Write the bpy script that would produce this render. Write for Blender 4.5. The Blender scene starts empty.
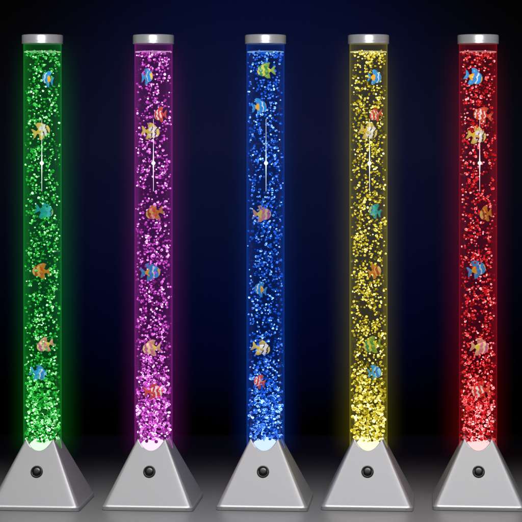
import bpy, math, random
from mathutils import Vector, Matrix, noise
K=0.0025
S=bpy.context.scene
COL=S.collection
def px(x): return (x-261.0)*K

# ---------------------------------------------------------------- helpers
def mesh_obj(name, verts, faces, mat=None, smooth=True, parent=None):
    me=bpy.data.meshes.new(name); me.from_pydata([tuple(v) for v in verts],[],faces); me.update()
    if smooth: me.shade_smooth()
    o=bpy.data.objects.new(name,me); COL.objects.link(o)
    if mat: me.materials.append(mat)
    if parent: o.parent=parent
    return o
def lathe(prof, n=64, closed=False, cap0=False, cap1=False):
    V=[];F=[]
    for r,z in prof:
        for i in range(n):
            a=2*math.pi*i/n; V.append((r*math.cos(a),r*math.sin(a),z))
    m=len(prof)
    for j in range(m if closed else m-1):
        k=(j+1)%m
        for i in range(n):
            F.append((j*n+i,j*n+(i+1)%n,k*n+(i+1)%n,k*n+i))
    if cap0: F.append(tuple(reversed(range(n))))
    if cap1: F.append(tuple((m-1)*n+i for i in range(n)))
    return V,F
def sharp(o,ang=35):
    o.data.set_sharp_from_angle(angle=math.radians(ang))
def newmat(name):
    m=bpy.data.materials.new(name); m.use_nodes=True
    nt=m.node_tree; nt.nodes.clear()
    out=nt.nodes.new('ShaderNodeOutputMaterial')
    return m,nt,out
def principled(name,col,rough=.5,metal=0,emis=None,es=0,bump=0,bscale=200,rvar=0,stretch=None):
    m,nt,out=newmat(name); N=nt.nodes; L=nt.links
    p=N.new('ShaderNodeBsdfPrincipled'); L.new(p.outputs[0],out.inputs[0])
    p.inputs['Base Color'].default_value=(*col,1); p.inputs['Roughness'].default_value=rough
    p.inputs['Metallic'].default_value=metal
    if emis: p.inputs['Emission Color'].default_value=(*emis,1); p.inputs['Emission Strength'].default_value=es
    if bump or rvar:
        tc=N.new('ShaderNodeTexCoord'); mp=N.new('ShaderNodeMapping'); L.new(tc.outputs['Object'],mp.inputs[0])
        if stretch: mp.inputs['Scale'].default_value=stretch
        nz=N.new('ShaderNodeTexNoise'); nz.inputs['Scale'].default_value=bscale; nz.inputs['Detail'].default_value=4
        L.new(mp.outputs[0],nz.inputs['Vector'])
        if bump:
            b=N.new('ShaderNodeBump'); b.inputs['Strength'].default_value=bump; b.inputs['Distance'].default_value=.001
            L.new(nz.outputs[0],b.inputs['Height']); L.new(b.outputs[0],p.inputs['Normal'])
        if rvar:
            mr=N.new('ShaderNodeMapRange'); mr.inputs[3].default_value=max(0,rough-rvar); mr.inputs[4].default_value=rough+rvar
            L.new(nz.outputs[0],mr.inputs[0]); L.new(mr.outputs[0],p.inputs['Roughness'])
    return m

# ---------------------------------------------------------------- materials
M_silver=principled('silver_painted_plastic',(.36,.36,.375),.4,.35,bump=.12,bscale=900,rvar=.07)
M_cap=principled('brushed_metal',(.66,.66,.68),.33,.5,bump=.1,bscale=60,rvar=.08,stretch=(1,1,40))
M_black=principled('black_plastic',(.006,.006,.007),.3)
M_ring=principled('dark_ring_plastic',(.02,.02,.022),.35)
M_floor=principled('studio_floor',(.17,.17,.175),.45,0,bump=.05,bscale=250,rvar=.06)
M_wall=principled('studio_backdrop_velvet',(.006,.006,.0065),1,0,bump=.05,bscale=80)
M_wall.node_tree.nodes['Principled BSDF'].inputs['Specular IOR Level'].default_value=0
M_eye=principled('fish_eye_black',(.004,.004,.004),.15)
M_eyew=principled('fish_eye_white',(.8,.8,.75),.25,emis=(1,1,1),es=.12)

def tube_mat(name,c,s):
    m,nt,out=newmat(name); N=nt.nodes; L=nt.links
    t=N.new('ShaderNodeBsdfTransparent'); g=N.new('ShaderNodeBsdfGlossy'); g.inputs['Roughness'].default_value=.04
    fr=N.new('ShaderNodeFresnel'); fr.inputs['IOR'].default_value=1.25
    ge=N.new('ShaderNodeNewGeometry'); sb=N.new('ShaderNodeMath'); sb.operation='SUBTRACT'; sb.inputs[0].default_value=1
    L.new(ge.outputs['Backfacing'],sb.inputs[1])
    mu=N.new('ShaderNodeMath'); mu.operation='MULTIPLY'; L.new(sb.outputs[0],mu.inputs[0]); L.new(fr.outputs[0],mu.inputs[1])
    mx=N.new('ShaderNodeMixShader'); L.new(mu.outputs[0],mx.inputs[0]); L.new(t.outputs[0],mx.inputs[1]); L.new(g.outputs[0],mx.inputs[2])
    L.new(mx.outputs[0],out.inputs['Surface'])
    e=N.new('ShaderNodeEmission'); e.inputs[0].default_value=(*c,1); e.inputs[1].default_value=s
    L.new(e.outputs[0],out.inputs['Volume'])
    return m
def glow_halo_mat(name,c,s):
    m,nt,out=newmat(name); N=nt.nodes; L=nt.links
    e=N.new('ShaderNodeEmission'); e.inputs[0].default_value=(*c,1); e.inputs[1].default_value=s
    L.new(e.outputs[0],out.inputs['Volume']); return m
def bubble_mat(name,c,hi):
    m,nt,out=newmat(name); N=nt.nodes; L=nt.links
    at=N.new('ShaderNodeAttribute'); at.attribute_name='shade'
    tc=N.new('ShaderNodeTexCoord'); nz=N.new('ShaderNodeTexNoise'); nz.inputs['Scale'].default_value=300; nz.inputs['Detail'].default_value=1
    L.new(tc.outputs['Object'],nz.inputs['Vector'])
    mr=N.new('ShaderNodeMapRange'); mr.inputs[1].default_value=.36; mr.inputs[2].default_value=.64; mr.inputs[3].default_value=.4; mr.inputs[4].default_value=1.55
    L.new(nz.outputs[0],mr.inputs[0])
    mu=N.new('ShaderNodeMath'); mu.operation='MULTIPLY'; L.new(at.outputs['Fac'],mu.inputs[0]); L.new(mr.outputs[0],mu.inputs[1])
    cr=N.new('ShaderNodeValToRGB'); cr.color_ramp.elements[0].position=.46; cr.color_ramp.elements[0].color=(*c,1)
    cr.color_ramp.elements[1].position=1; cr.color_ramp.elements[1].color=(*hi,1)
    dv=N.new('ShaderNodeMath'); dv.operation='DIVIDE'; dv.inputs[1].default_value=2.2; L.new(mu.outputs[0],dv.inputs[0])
    e=N.new('ShaderNodeEmission')  # bubbles are self-lit; the noise paints their highlights into the emission
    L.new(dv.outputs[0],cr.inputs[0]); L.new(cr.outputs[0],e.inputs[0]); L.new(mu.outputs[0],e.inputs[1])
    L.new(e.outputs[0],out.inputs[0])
    m.cycles.emission_sampling='NONE'
    return m

# ---------------------------------------------------------------- setting
floor=mesh_obj('floor',[(-6,-6,0),(6,-6,0),(6,2.4,0),(-6,2.4,0)],[(0,1,2,3)],M_floor,False); floor['kind']='structure'
V=[];F=[]
RC=1.05
prof=[(2.2-RC*(1-math.sin(a)) ,RC*(1-math.cos(a))+.004) for a in [math.pi/2*i/24 for i in range(25)]]+[(2.2,4.0)]
for y,z in prof: V+= [(-6,y,z),(6,y,z)]
for i in range(len(prof)-1): F.append((2*i,2*i+1,2*i+3,2*i+2))
wall=mesh_obj('backdrop',V,F,M_wall,True); wall['kind']='structure'

# ---------------------------------------------------------------- lamps
LAMPS=[
 dict(n='green', x=42.5, c=(.02,.62,.05), hi=(.5,1,.5), rim=(.02,.8,.06)),
 dict(n='pink',  x=153.5,c=(.76,.075,.74), hi=(1,.55,1),  rim=(.75,.05,.7)),
 dict(n='blue',  x=265.5,c=(.012,.13,1.0),hi=(.3,.6,1),  rim=(.015,.13,1)),
 dict(n='yellow',x=368.5,c=(.88,.69,.03), hi=(1,.95,.42), rim=(.62,.53,.03)),
 dict(n='red',   x=478., c=(.9,.015,.02), hi=(1,.36,.36), rim=(.9,.015,.03)),
]
SC={
 'blue_orange':([(0,(.9,.45,.03)),(.28,(.03,.3,.75)),(.5,(.75,.85,.9)),(.6,(.02,.35,.8)),(.85,(.85,.55,.1))],(.05,.4,.85),'blue and orange'),
 'red_white':([(0,(.8,.05,.03)),(.2,(.9,.88,.85)),(.32,(.75,.05,.03)),(.47,(.9,.88,.85)),(.6,(.8,.07,.03)),(.78,(.9,.88,.85)),(.88,(.8,.1,.03))],(.8,.12,.06),'red and white'),
 'yellow_white':([(0,(.85,.6,.05)),(.22,(.9,.9,.85)),(.42,(.03,.03,.03)),(.5,(.9,.88,.75)),(.72,(.05,.04,.03)),(.8,(.95,.75,.2))],(.9,.7,.15),'yellow white striped'),
 'teal':([(0,(.02,.5,.5)),(.3,(.03,.65,.5)),(.55,(.1,.75,.8)),(.75,(.02,.35,.45)),(.86,(.6,.8,.3))],(.03,.6,.6),'teal'),
 'orange':([(0,(.75,.25,.02)),(.25,(.75,.1,.02)),(.45,(.9,.5,.1)),(.62,(.5,.08,.02)),(.8,(.9,.55,.15))],(.85,.35,.05),'orange'),
 'green_yellow':([(0,(.65,.6,.05)),(.25,(.05,.3,.06)),(.5,(.7,.65,.08)),(.65,(.04,.3,.1)),(.85,(.75,.6,.1))],(.3,.5,.05),'green and yellow'),
 'pink_yellow':([(0,(.85,.7,.1)),(.3,(.8,.2,.35)),(.5,(.9,.75,.4)),(.66,(.7,.15,.35)),(.85,(.9,.75,.3))],(.85,.45,.3),'pink and yellow'),
 'blue':([(0,(.04,.3,.8)),(.3,(.1,.6,.85)),(.5,(.8,.9,.95)),(.58,(.03,.25,.7)),(.8,(.2,.65,.9))],(.05,.45,.9),'bright blue'),
}
FISH={
 'green':[(48,79,'blue_orange',-1),(43,131,'yellow_white',1),(46,211,'teal',1),(41,271,'orange',-1),(45,345,'pink_yellow',-1),(40,373,'blue',1)],
 'pink':[(148,77,'blue_orange',1),(160,115,'red_white',-1),(152,132,'yellow_white',1),(154,213,'orange',-1),(152,272,'blue_orange',1),(151,348,'pink_yellow',-1),(155,391,'red_white',1)],
 'blue':[(265,71,'green_yellow',-1),(260,107,'blue_orange',1),(263,214,'pink_yellow',1),(260,289,'blue_orange',-1),(262,348,'yellow_white',1),(255,381,'red_white',-1)],
 'yellow':[(375,78,'blue_orange',1),(381,115,'red_white',-1),(369,132,'yellow_white',1),(374,211,'teal',-1),(378,271,'orange',1),(371,345,'green_yellow',-1),(376,372,'blue',1)],
 'red':[(474,78,'blue_orange',1),(481,115,'red_white',-1),(477,136,'yellow_white',1),(485,214,'orange',-1),(477,269,'blue_orange',1),(480,347,'pink_yellow',1),(479,390,'red_white',-1)],
}
R=19*K
def ztop(y): return (503-y)*K
def cdx(fx,lx): return max(-6.5,min(6.5,fx-lx))

# ---- base mesh
PN=26
def norm(a):
    c=abs(math.cos(a)); s=abs(math.sin(a)); return (c**PN+s**PN)**(1/PN)
W=45*K; A=.49; HS=4*K
def base_geo():
    n=256; V=[];F=[]
    rt=R*1.03
    rings=[]
    def ring(fn):
        rings.append(len(V))
        for i in range(n):
            V.append(fn(2*math.pi*i/n))
    ring(lambda a:((W*.985)/norm(a)*math.cos(a),(W*.985)/norm(a)*math.sin(a),.0))
    ring(lambda a:(W/norm(a)*math.cos(a),W/norm(a)*math.sin(a),.0012))
    ring(lambda a:(W/norm(a)*math.cos(a),W/norm(a)*math.sin(a),HS-.0008))
    ring(lambda a:((W-.0010)/norm(a)*math.cos(a),(W-.0010)/norm(a)*math.sin(a),HS+.0004))
    W2=W-.0016
    def face(t):
        def f(a):
            b=W2/norm(a); rr=b+(rt-b)*t
            h=HS+.001+(W2-rr*norm(a))/A
            return (rr*math.cos(a),rr*math.sin(a),h)
        return f
    for t in (0,.02,.25,.5,.75,.98,1): ring(face(t))
    top=face(1)
    ring(lambda a:(R*1.005*math.cos(a),R*1.005*math.sin(a),top(a)[2]+.0004))
    ring(lambda a:(R*1.005*math.cos(a),R*1.005*math.sin(a),top(a)[2]-.006))
    for j in range(len(rings)-1):
        for i in range(n):
            a,b=rings[j],rings[j+1]
            F.append((a+i,a+(i+1)%n,b+(i+1)%n,b+i))
    F.append(tuple(reversed(range(n))))
    return V,F
BV,BF=base_geo()

import bmesh
bm=bmesh.new(); bmesh.ops.create_icosphere(bm,subdivisions=2,radius=1)
IV=[v.co.copy() for v in bm.verts]; IF=[tuple(v.index for v in f.verts) for f in bm.faces]; bm.free()

def bubbles(name,lamp,mat,parent,seed):
    rnd=random.Random(seed); V=[];F=[];SH=[]
    off=Vector((seed*7.3,seed*3.1,0))
    z0,z1=ztop(440),ztop(51)
    fish=[(cdx(fx,lamp['x'])*K,ztop(fy)) for fx,fy,_,_ in FISH[lamp['n']]]
    cnt=0;tries=0
    while cnt<2350 and tries<90000:
        tries+=1
        z=rnd.uniform(z0,z1); yy=503-z/K
        rr=.96*R*math.sqrt(rnd.random()); a=rnd.uniform(0,2*math.pi)
        x=rr*math.cos(a); y=rr*math.sin(a)
        if yy>395: p=.95
        elif yy>355: p=.75
        elif yy>200: p=.48
        else: p=.44
        if yy<56: p=1
        nn=noise.noise(Vector((x*42,y*42,z*24))+off)
        if yy<370 and yy>58: p*= max(0.03,min(1.6,1.0+3.4*nn))
        if 118<yy<192 and y<0 and abs(x-.5*K)<2.6*K: continue
        if rnd.random()>p: continue
        bad=False
        for fx,fz in fish:
            if abs(x-fx)<9*K and abs(z-fz)<6.5*K and y<R*.15 and rnd.random()<.88: bad=True
        if bad: continue
        s=rnd.uniform(.65,1.3)*K
        if yy>375: s*=1.38
        if rnd.random()<.06: s*=1.4
        if rr+s>R*.97: continue
        sx,sy,sz=s*rnd.uniform(.85,1.15),s*rnd.uniform(.85,1.15),s*rnd.uniform(.75,1.1)
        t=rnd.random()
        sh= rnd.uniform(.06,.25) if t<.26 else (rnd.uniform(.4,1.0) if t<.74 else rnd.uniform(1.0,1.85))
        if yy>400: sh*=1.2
        b=len(V)
        for v in IV: V.append((x+v.x*sx,y+v.y*sy,z+v.z*sz))
        for f in IF: F.append((f[0]+b,f[1]+b,f[2]+b))
        SH+= [sh]*len(IV)
        cnt+=1
    o=mesh_obj(name,V,F,mat,True,parent)
    at=o.data.attributes.new('shade','FLOAT','POINT'); at.data.foreach_set('value',SH)
    o['kind']='stuff'
    return o

# ---- fish meshes
def fish_body():
    V=[];F=[];n=18;st=16
    for j in range(st+1):
        t=j/st
        h=.015+.33*math.sin(math.pi*min(1,t**.75))**.75*(1-.1*t) if 0<t<1 else .012
        h=max(h,.055*t)
        x=.42-.74*t
        for i in range(n):
            a=2*math.pi*i/n
            V.append((x,.42*h*math.sin(a),h*math.cos(a)*(1.0 if math.cos(a)>0 else .92)))
    for j in range(st):
        for i in range(n): F.append((j*n+i,j*n+(i+1)%n,(j+1)*n+(i+1)%n,(j+1)*n+i))
    F.append(tuple(reversed(range(n)))); F.append(tuple(st*n+i for i in range(n)))
    return V,F
def plate(pts,th):
    n=len(pts); cx=sum(p[0] for p in pts)/n; cz=sum(p[1] for p in pts)/n
    V=[(x,-th*.4,z) for x,z in pts]+[(x,th*.4,z) for x,z in pts]+[(cx,-th,cz),(cx,th,cz)]
    F=[]
    for i in range(n):
        j=(i+1)%n
        F.append((i,j,2*n)); F.append((n+j,n+i,2*n+1)); F.append((i,n+i,n+j,j))
    return V,F
TAIL=[(-.27,.05),(-.36,.12),(-.47,.24),(-.56,.26),(-.52,.12),(-.48,0),(-.52,-.12),(-.56,-.26),(-.47,-.24),(-.36,-.12),(-.27,-.05)]
DORS=[(.22,.26),(.14,.38),(.02,.46),(-.14,.50),(-.30,.44),(-.24,.34),(-.22,.2),(-.1,.2),(.1,.2)]
ANAL=[(.1,-.2),(.02,-.34),(-.1,-.44),(-.26,-.44),(-.24,-.3),(-.22,-.16),(-.05,-.18)]
def me_from(name,VF):
    me=bpy.data.meshes.new(name); me.from_pydata(VF[0],[],VF[1]); me.update(); me.shade_smooth(); return me
ME_body=me_from('fish_body',fish_body())
ME_tail=me_from('fish_tail',plate(TAIL,.03)); ME_dors=me_from('fish_fin',plate(DORS,.025)); ME_anal=me_from('fish_lower_fin',plate(ANAL,.025))
ME_pec=me_from('fish_side_fin',plate([(.08,.0),(.0,.06),(-.12,.05),(-.15,-.05),(-.05,-.1),(.06,-.06)],.02))
ev=[(v.x*.05+.27,v.y*.025,v.z*.05+.07) for v in IV]
ME_eye=me_from('fish_eye',(ev,IF)); 
pv=[(v.x*.03+.275,v.y*.02,v.z*.03+.07) for v in IV]
ME_pup=me_from('fish_pupil',(pv,IF))
FM={}
for k,(stops,fin,txt) in SC.items():
    m,nt,out=newmat('fish_paint_'+k); N=nt.nodes; L=nt.links
    p=N.new('ShaderNodeBsdfPrincipled'); L.new(p.outputs[0],out.inputs[0]); p.inputs['Roughness'].default_value=.25
    tc=N.new('ShaderNodeTexCoord'); sp=N.new('ShaderNodeSeparateXYZ'); L.new(tc.outputs['Object'],sp.inputs[0])
    nz=N.new('ShaderNodeTexNoise'); nz.inputs['Scale'].default_value=6; nz.inputs['Detail'].default_value=3; L.new(tc.outputs['Object'],nz.inputs['Vector'])
    a1=N.new('ShaderNodeMath'); a1.operation='MULTIPLY_ADD'; a1.inputs[1].default_value=.25; L.new(nz.outputs[0],a1.inputs[0]); L.new(sp.outputs[0],a1.inputs[2])
    mr=N.new('ShaderNodeMapRange'); mr.inputs[1].default_value=-.2; mr.inputs[2].default_value=.57; L.new(a1.outputs[0],mr.inputs[0])
    cr=N.new('ShaderNodeValToRGB'); cr.color_ramp.interpolation='LINEAR'
    st2=[]
    for i,(po,c) in enumerate(stops):
        if i>0: st2.append((po-.012,stops[i-1][1]))
        st2.append((po+(.012 if i else 0),c))
    while len(cr.color_ramp.elements)<len(st2): cr.color_ramp.elements.new(.5)
    for i,(po,c) in enumerate(st2):
        cr.color_ramp.elements[i].position=po; cr.color_ramp.elements[i].color=(*c,1)
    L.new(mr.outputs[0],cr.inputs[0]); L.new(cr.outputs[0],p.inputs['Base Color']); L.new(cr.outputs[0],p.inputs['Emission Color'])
    p.inputs['Emission Strength'].default_value=.36  # self-glow in body, fins and eyes stands in for light on the fish
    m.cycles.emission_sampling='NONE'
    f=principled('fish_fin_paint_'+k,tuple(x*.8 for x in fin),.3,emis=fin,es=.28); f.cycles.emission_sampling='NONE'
    FM[k]=(m,f)
def part(name,me,mat,parent):
    o=bpy.data.objects.new(name,me); COL.objects.link(o); o.parent=parent
    if not me.materials: me.materials.append(None)
    o.material_slots[0].link='OBJECT'; o.material_slots[0].material=mat
    return o
FR=random.Random(5)
def make_fish(lx,fx,fy,k,d,lampname):
    e=bpy.data.objects.new('toy_fish',None); e.empty_display_size=.01; COL.objects.link(e)
    e['label']='%s toy fish floating in %s bubble tube'%(SC[k][2],lampname)
    e['category']='toy fish'; e['group']='toy fish floating in the bubble tubes'
    dx=cdx(fx,lx); depth=-min(6,math.sqrt(max(0,(19*.93)**2-(abs(dx)+6)**2))*.55)
    e.location=(px(lx)+dx*K,depth*K,ztop(fy))
    s=FR.uniform(18.5,21)*K
    yaw=FR.uniform(-.35,.35)
    if abs(dx)>4: s*=.9; yaw=FR.choice((-1,1))*FR.uniform(.6,.85)
    e.scale=(s,s,s*FR.uniform(.85,1.0))
    e.rotation_euler=(FR.uniform(-.1,.1),FR.uniform(-.35,.35),(0 if d>0 else math.pi)+yaw)
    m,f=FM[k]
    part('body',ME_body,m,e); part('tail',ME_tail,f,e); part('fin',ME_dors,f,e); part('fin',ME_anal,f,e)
    for sy in (-1,1):
        o=part('side_fin',ME_pec,f,e); o.location=(0,sy*.145,-.02); o.rotation_euler=(0,0,-sy*.25)
        ey=part('eye',ME_eye,M_eyew,e); ey.location=(0,sy*.095,0)
        pu=part('pupil',ME_pup,M_eye,ey); pu.location=(0,sy*.012,0)

# ---- soft light haze behind each tube (added self-glowing volume painting its halo, thin in the middle, fading outwards)
def glow_halo_geo():
    X=44*K; T=15*K; xs=[-1+2*i/46 for i in range(47)]
    zs=[(38,0.02),(50,.5),(64,1)]+[(80+i*80,1) for i in range(4)]+[(360,1),(390,.9),(415,.75),(435,.52),(450,.3),(462,.1),(472,.01)]
    V=[];F=[];rings=[]
    for zk,q in zs:
        rings.append(len(V)); pts=[]
        for u in xs:
            ax=abs(u)*X/K
            t=T*(1-abs(u))**2.5
            if ax<17: t=T*.03
            pts.append((u*X,max(t*q,1e-5)))
        for x,t in pts: V.append((x,-t,zk*K))
        for x,t in reversed(pts): V.append((x,t,zk*K))
    n=2*len(xs)
    for j in range(len(rings)-1):
        for i in range(n):
            F.append((rings[j]+i,rings[j]+(i+1)%n,rings[j+1]+(i+1)%n,rings[j+1]+i))
    m=len(xs)
    for base,flip in ((rings[0],True),(rings[-1],False)):
        for i in range(m-1):
            q=(base+i,base+i+1,base+n-2-i,base+n-1-i)
            F.append(tuple(reversed(q)) if flip else q)
    return V,F
HV,HF=glow_halo_geo()

for li,Lp in enumerate(LAMPS):
    n=Lp['n']
    root=bpy.data.objects.new('bubble_lamp',None); root.empty_display_size=.05; COL.objects.link(root)
    root.location=(px(Lp['x']),0,0)
    root['label']='tall %s glowing bubble tube lamp on a silver pyramid base'%n
    root['category']='lamp'; root['group']='row of bubble tube lamps'
    b=mesh_obj('base',BV,BF,M_silver,True,root); sharp(b,40); b.rotation_euler=(0,0,math.radians(-5))
    hk=36*K; rk=W-.0016-(hk-HS-.001)*A
    tilt=math.atan2(1,A)
    bt=mesh_obj('button',*lathe([(0.0001,.0052),(2.2*K,.0052),(3.6*K,.0048),(4.3*K,.0036),(4.4*K,-.001)],40),M_black,True,b); sharp(bt,50)
    bt.location=(0,-rk,hk); bt.rotation_euler=(tilt,0,0)
    rg=mesh_obj('button_ring',*lathe([(4.6*K,-.001),(4.6*K,.0022),(5.0*K,.003),(5.7*K,.0026),(6.1*K,.0012),(6.1*K,-.001)],48),M_ring,True,bt)
    ri=R*.978
    tb=mesh_obj('tube',*lathe([(R,42*K),(R,461*K),(ri,461*K),(ri,42*K)],96,closed=True),tube_mat('lit_acrylic_'+n,Lp['rim'],23),True,root); sharp(tb,30)
    bm=bmesh.new(); bm.from_mesh(tb.data); bmesh.ops.recalc_face_normals(bm,faces=bm.faces); bm.to_mesh(tb.data); bm.free()
    cz=459*K; rc=20.6*K
    cp=mesh_obj('cap',*lathe([(R*.5,cz),(rc-.0006,cz),(rc,cz+.0006),(rc,cz+.005),(rc-.0005,cz+.0055),(rc-.0005,cz+.0062),(rc,cz+.0067),(rc,cz+.0195),(rc-.0005,cz+.0212),(rc-.0018,cz+.0222),(rc-.005,cz+.0222),(rc-.006,cz+.0212),(.0005,cz+.0212)],96,cap0=True,cap1=True),M_cap,True,root); sharp(cp,40)
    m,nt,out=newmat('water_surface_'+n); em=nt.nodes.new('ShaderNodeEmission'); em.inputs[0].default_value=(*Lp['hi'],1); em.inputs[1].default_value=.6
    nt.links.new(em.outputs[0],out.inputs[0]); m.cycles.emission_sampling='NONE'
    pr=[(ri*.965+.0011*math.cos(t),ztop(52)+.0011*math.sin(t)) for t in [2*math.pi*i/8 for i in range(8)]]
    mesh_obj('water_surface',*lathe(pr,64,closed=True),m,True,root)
    m,nt,out=newmat('led_'+n); em=nt.nodes.new('ShaderNodeEmission')
    em.inputs[0].default_value=(*[x*.55+.45 for x in Lp['hi']],1); em.inputs[1].default_value=1.15
    nt.links.new(em.outputs[0],out.inputs[0])
    pr=[(.0001+15.5*K*math.cos(t),50*K+16*K*math.sin(t)) for t in [math.pi/2*i/10 for i in range(11)]]
    mesh_obj('light_dome',*lathe(pr,48,cap0=True),m,True,root)
    m,nt,out=newmat('glare_streak_'+n); em=nt.nodes.new('ShaderNodeEmission'); em.inputs[0].default_value=(*[x*.4+.6 for x in Lp['hi']],1); em.inputs[1].default_value=1.3
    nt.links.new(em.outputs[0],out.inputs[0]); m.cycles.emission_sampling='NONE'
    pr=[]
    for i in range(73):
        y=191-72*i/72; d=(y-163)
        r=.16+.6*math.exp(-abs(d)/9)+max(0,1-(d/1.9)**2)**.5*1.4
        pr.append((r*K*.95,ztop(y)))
    streak=mesh_obj('glare_streak',*lathe(pr,16,cap0=True,cap1=True),m,True,root); streak.location=(.5*K,-11*K,0)  # painted glare reflection: added emissive sliver with a bright bead, not a fitting
    bubbles('bubbles',Lp,bubble_mat('bubbles_'+n,Lp['c'],Lp['hi']),root,li+1)
    for fx,fy,k,d in FISH[n]: make_fish(Lp['x'],fx,fy,k,d,n)
    hz=mesh_obj('glow_halo',HV,HF,glow_halo_mat('glow_halo_'+n,Lp['rim'],2.4),False)
    hz.location=(px(Lp['x']),(19+8)*K,0); hz['kind']='stuff'
    ld=bpy.data.lights.new('led_light_'+n,'POINT'); ld.energy=.25; ld.color=tuple(min(1,x*.8+.1) for x in Lp['rim']); ld.shadow_soft_size=.008
    lo=bpy.data.objects.new('led_light',ld); COL.objects.link(lo); lo.parent=root; lo.location=(0,0,76*K)

# ---------------------------------------------------------------- lights
def area(name,loc,target,sx,sy,e,col,spread=180):
    l=bpy.data.lights.new(name,'AREA'); l.shape='RECTANGLE'; l.size=sx; l.size_y=sy; l.energy=e; l.color=col; l.spread=math.radians(spread)
    o=bpy.data.objects.new(name,l); COL.objects.link(o); o.location=loc
    o.rotation_euler=(Vector(target)-Vector(loc)).to_track_quat('-Z','Y').to_euler(); return o
area('key_light',(0,-1.3,2.2),(0,-.5,0),2.6,.3,12,(1,.98,.97),44)
area('unseen_front_fill',(0,-4.2,1.9),(0,0,1.25),2.0,.25,3.2,(1,1,1),13)  # unseen fill added to brighten the caps
def spot(name,loc,target,e,col,ang,blend=1,rad=.2):
    l=bpy.data.lights.new(name,'SPOT'); l.energy=e; l.color=col; l.spot_size=math.radians(ang); l.spot_blend=blend; l.shadow_soft_size=rad
    o=bpy.data.objects.new(name,l); COL.objects.link(o); o.location=loc
    o.rotation_euler=(Vector(target)-Vector(loc)).to_track_quat('-Z','Y').to_euler(); return o
spot('backdrop_light',(0,.5,2.4),(0,2.2,.72),900,(.018,.1,1),52)
w=bpy.data.worlds.new('World'); S.world=w; w.use_nodes=True
bg=w.node_tree.nodes['Background']; bg.inputs[0].default_value=(.5,.55,.7,1); bg.inputs[1].default_value=.0015

cam=bpy.data.cameras.new('camera'); co=bpy.data.objects.new('camera',cam); COL.objects.link(co)
co.location=(0,-5,.9); co.rotation_euler=(math.pi/2,0,0)
cam.sensor_width=36; cam.lens=36*5/(522*K); cam.shift_y=-118/522; cam.clip_end=100
S.camera=co
S.view_settings.view_transform='Standard'; S.view_settings.look='None'; S.view_settings.exposure=0
